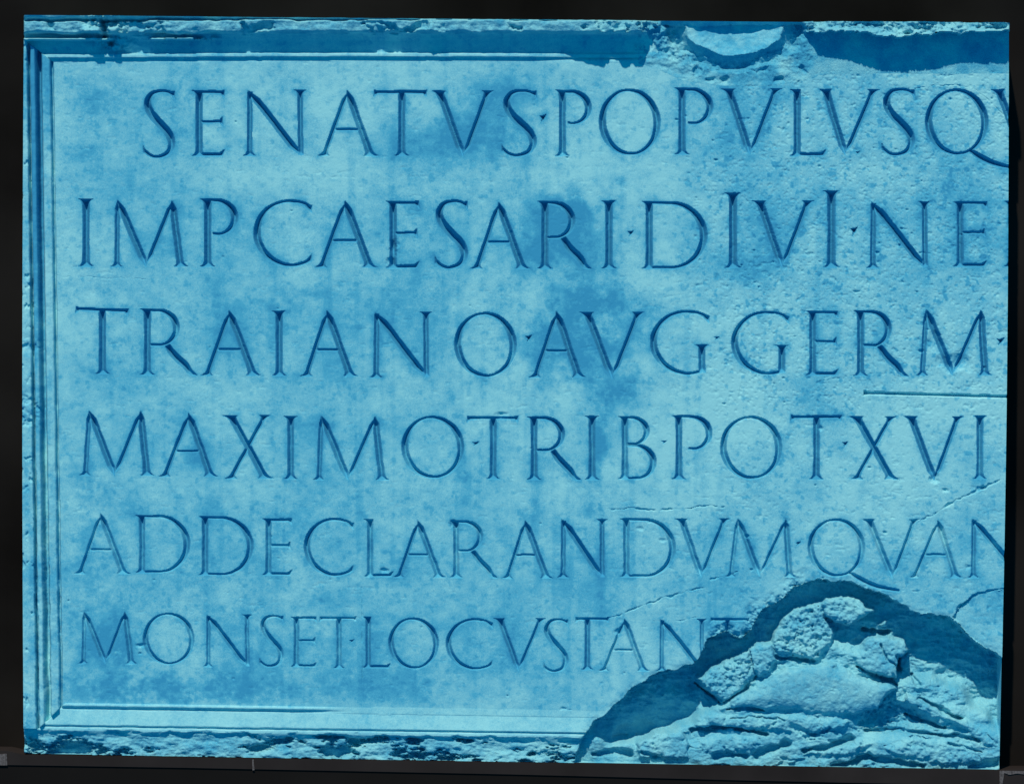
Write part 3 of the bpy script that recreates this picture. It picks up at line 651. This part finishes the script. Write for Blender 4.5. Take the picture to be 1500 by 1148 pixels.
# a face belongs to the highest-priority letter among its corners, else to its first corner's part
corners = np.stack([pa_[:-1, :-1], pa_[:-1, 1:], pa_[1:, 1:], pa_[1:, :-1]], -1)
letter_ids = np.array([0] + [1 if PARTS[i][2] == 'panel' else 0 for i in range(1, len(PARTS)+1)])
is_let = letter_ids[corners]
frame_any = ((corners > 0) & (is_let == 0))
fid = np.where(frame_any.any(-1), (corners*frame_any).max(-1), corners.max(-1)).reshape(-1)
quads = np.stack([base, base+ncol, base+ncol+1, base+1], -1).reshape(-1, 4)

def link(name, me, parent=None):
    o = bpy.data.objects.new(name, me); C.objects.link(o)
    if parent is not None: o.parent = parent
    return o
def grid_mesh(name, q, mat):
    vid, inv = np.unique(q.reshape(-1), return_inverse=True)
    me = bpy.data.meshes.new(name)
    me.vertices.add(len(vid)); me.vertices.foreach_set('co', COORD[vid].reshape(-1))
    me.loops.add(len(inv)); me.loops.foreach_set('vertex_index', inv.astype(np.int32).reshape(-1))
    n = len(q); me.polygons.add(n)
    me.polygons.foreach_set('loop_start', np.arange(0, 4*n, 4, dtype=np.int32))
    me.update(calc_edges=True)
    me.polygons.foreach_set('use_smooth', np.ones(n, bool))
    a = me.attributes.new('stain_shade', 'FLOAT', 'POINT'); a.data.foreach_set('value', STF[vid])
    me.materials.append(mat); me.update()
    return me

slab = bpy.data.objects.new('inscription_slab', None); C.objects.link(slab)
slab['label'] = 'blue-toned weathered stone slab carved with six lines of Roman capitals'; slab['category'] = 'inscription'; slab['kind'] = 'thing'
order = np.argsort(fid, kind='stable'); sf = fid[order]
uniq, start = np.unique(sf, return_index=True); ends = list(start[1:]) + [len(sf)]
groups = {int(k): order[s:e] for k, s, e in zip(uniq, start, ends)}
panel = link('inscription_panel', grid_mesh('inscription_panel', quads[groups[0]], MAT_STONE), slab)
for k in sorted(groups):
    if k == 0: continue
    name, lab, par, mat = PARTS[k]
    if len(groups[k]) < 4: continue
    o = link(name, grid_mesh(name, quads[groups[k]], mat), panel if par == 'panel' else slab)
    if lab: o['label'] = lab

# the slab's body behind the carved face: sides and back
BACK = -105.0
rim = [(0, j) for j in range(NX+1)] + [(i, NX) for i in range(1, NY+1)] + [(NY, j) for j in range(NX-1, -1, -1)] + [(i, 0) for i in range(NY-1, 0, -1)]
ri = np.array([r[0] for r in rim]); rj = np.array([r[1] for r in rim]); n = len(rim)
front = np.stack([WX[ri, rj], WY[ri, rj], WZ[ri, rj]], -1); back = front.copy(); back[:, 1] = -BACK*S
verts = np.vstack([front, back]).tolist()
faces = [(k, (k+1) % n, n+(k+1) % n, n+k) for k in range(n)] + [tuple(range(2*n-1, n-1, -1))]
me = bpy.data.meshes.new('slab_body'); me.from_pydata(verts, [], faces); me.materials.append(MAT_STONE)
link('slab_body', me, slab)

# ------------------------------------------------------------------ black board, rail, tape
def box(name, pts_front, z0, z1, mat, bev=0.0):
    """prism: outline in slab-plane px, from depth z0 (back) to z1 (front)"""
    k = len(pts_front)
    vv = [W(x, y, z1) for x, y in pts_front] + [W(x, y, z0) for x, y in pts_front]
    ff = [tuple(range(k))[::-1], tuple(range(k, 2*k))] + [(a, (a+1) % k, k+(a+1) % k, k+a) for a in range(k)]
    m = bpy.data.meshes.new(name); m.from_pydata(vv, [], ff); m.materials.append(mat)
    import bmesh
    bm = bmesh.new(); bm.from_mesh(m); bmesh.ops.recalc_face_normals(bm, faces=bm.faces)
    if bev: bmesh.ops.bevel(bm, geom=bm.edges[:], offset=bev*S, segments=2, affect='EDGES')
    bm.to_mesh(m); bm.free()
    return m
board = link('backdrop', box('backdrop', [(-6000, -4500), (7500, -4500), (7500, 5600), (-6000, 5600)], -125, -104.5, MAT_BOARD))
board['kind'] = 'structure'; board['label'] = 'matt black board behind the slab'
rail = bpy.data.objects.new('rail', None); C.objects.link(rail); rail.location = (0, 0, 0)
link('front_strip', box('front_strip', [(-500, 1090), (10, 1099), (36, 1104.6), (750, 1115.6), (1464, 1127.6), (1500, 1127), (2000, 1136), (2000, 1162), (1464, 1151), (1100, 1143), (750, 1134), (280, 1124.5), (-500, 1112)], -104.8, 2, MAT_RAIL, .6), rail)
link('added_lower_lip', box('added_lower_lip', [(-500, 1112.3), (280, 1124.8), (750, 1134.3), (1100, 1143.3), (1464, 1151.3), (2000, 1162.3), (2000, 1400), (-500, 1400)], -104.8, 0, MAT_LIP, .4), rail)  # lip added so the strip below the rail escapes its shadow
rail['label'] = 'long charcoal rail along the foot of the blue slab'; rail['category'] = 'rail'
def tape(pts, label, z):
    o = link('tape_strip', box('tape_strip', pts, z-1.2, z+.8, MAT_TAPE)); o['label'] = label; o['category'] = 'tape'; return o
tape([(-6, 1104), (10, 1103), (11, 1120), (-6, 1120)], 'torn grey tape strip at the rail end left of the slab', 2.6)
tape([(369.5, 1112), (371.5, 1111), (373, 1127), (370, 1127.4)], 'thin grey tape sliver stuck on the rail under the sloping band', 2.6)
tape([(1464, 1128), (1512, 1128.5), (1512, 1135), (1490, 1132), (1478, 1134), (1471, 1131), (1468, 1149), (1464, 1149)], 'ragged grey tape patch at the rail end right of the slab', 2.6)
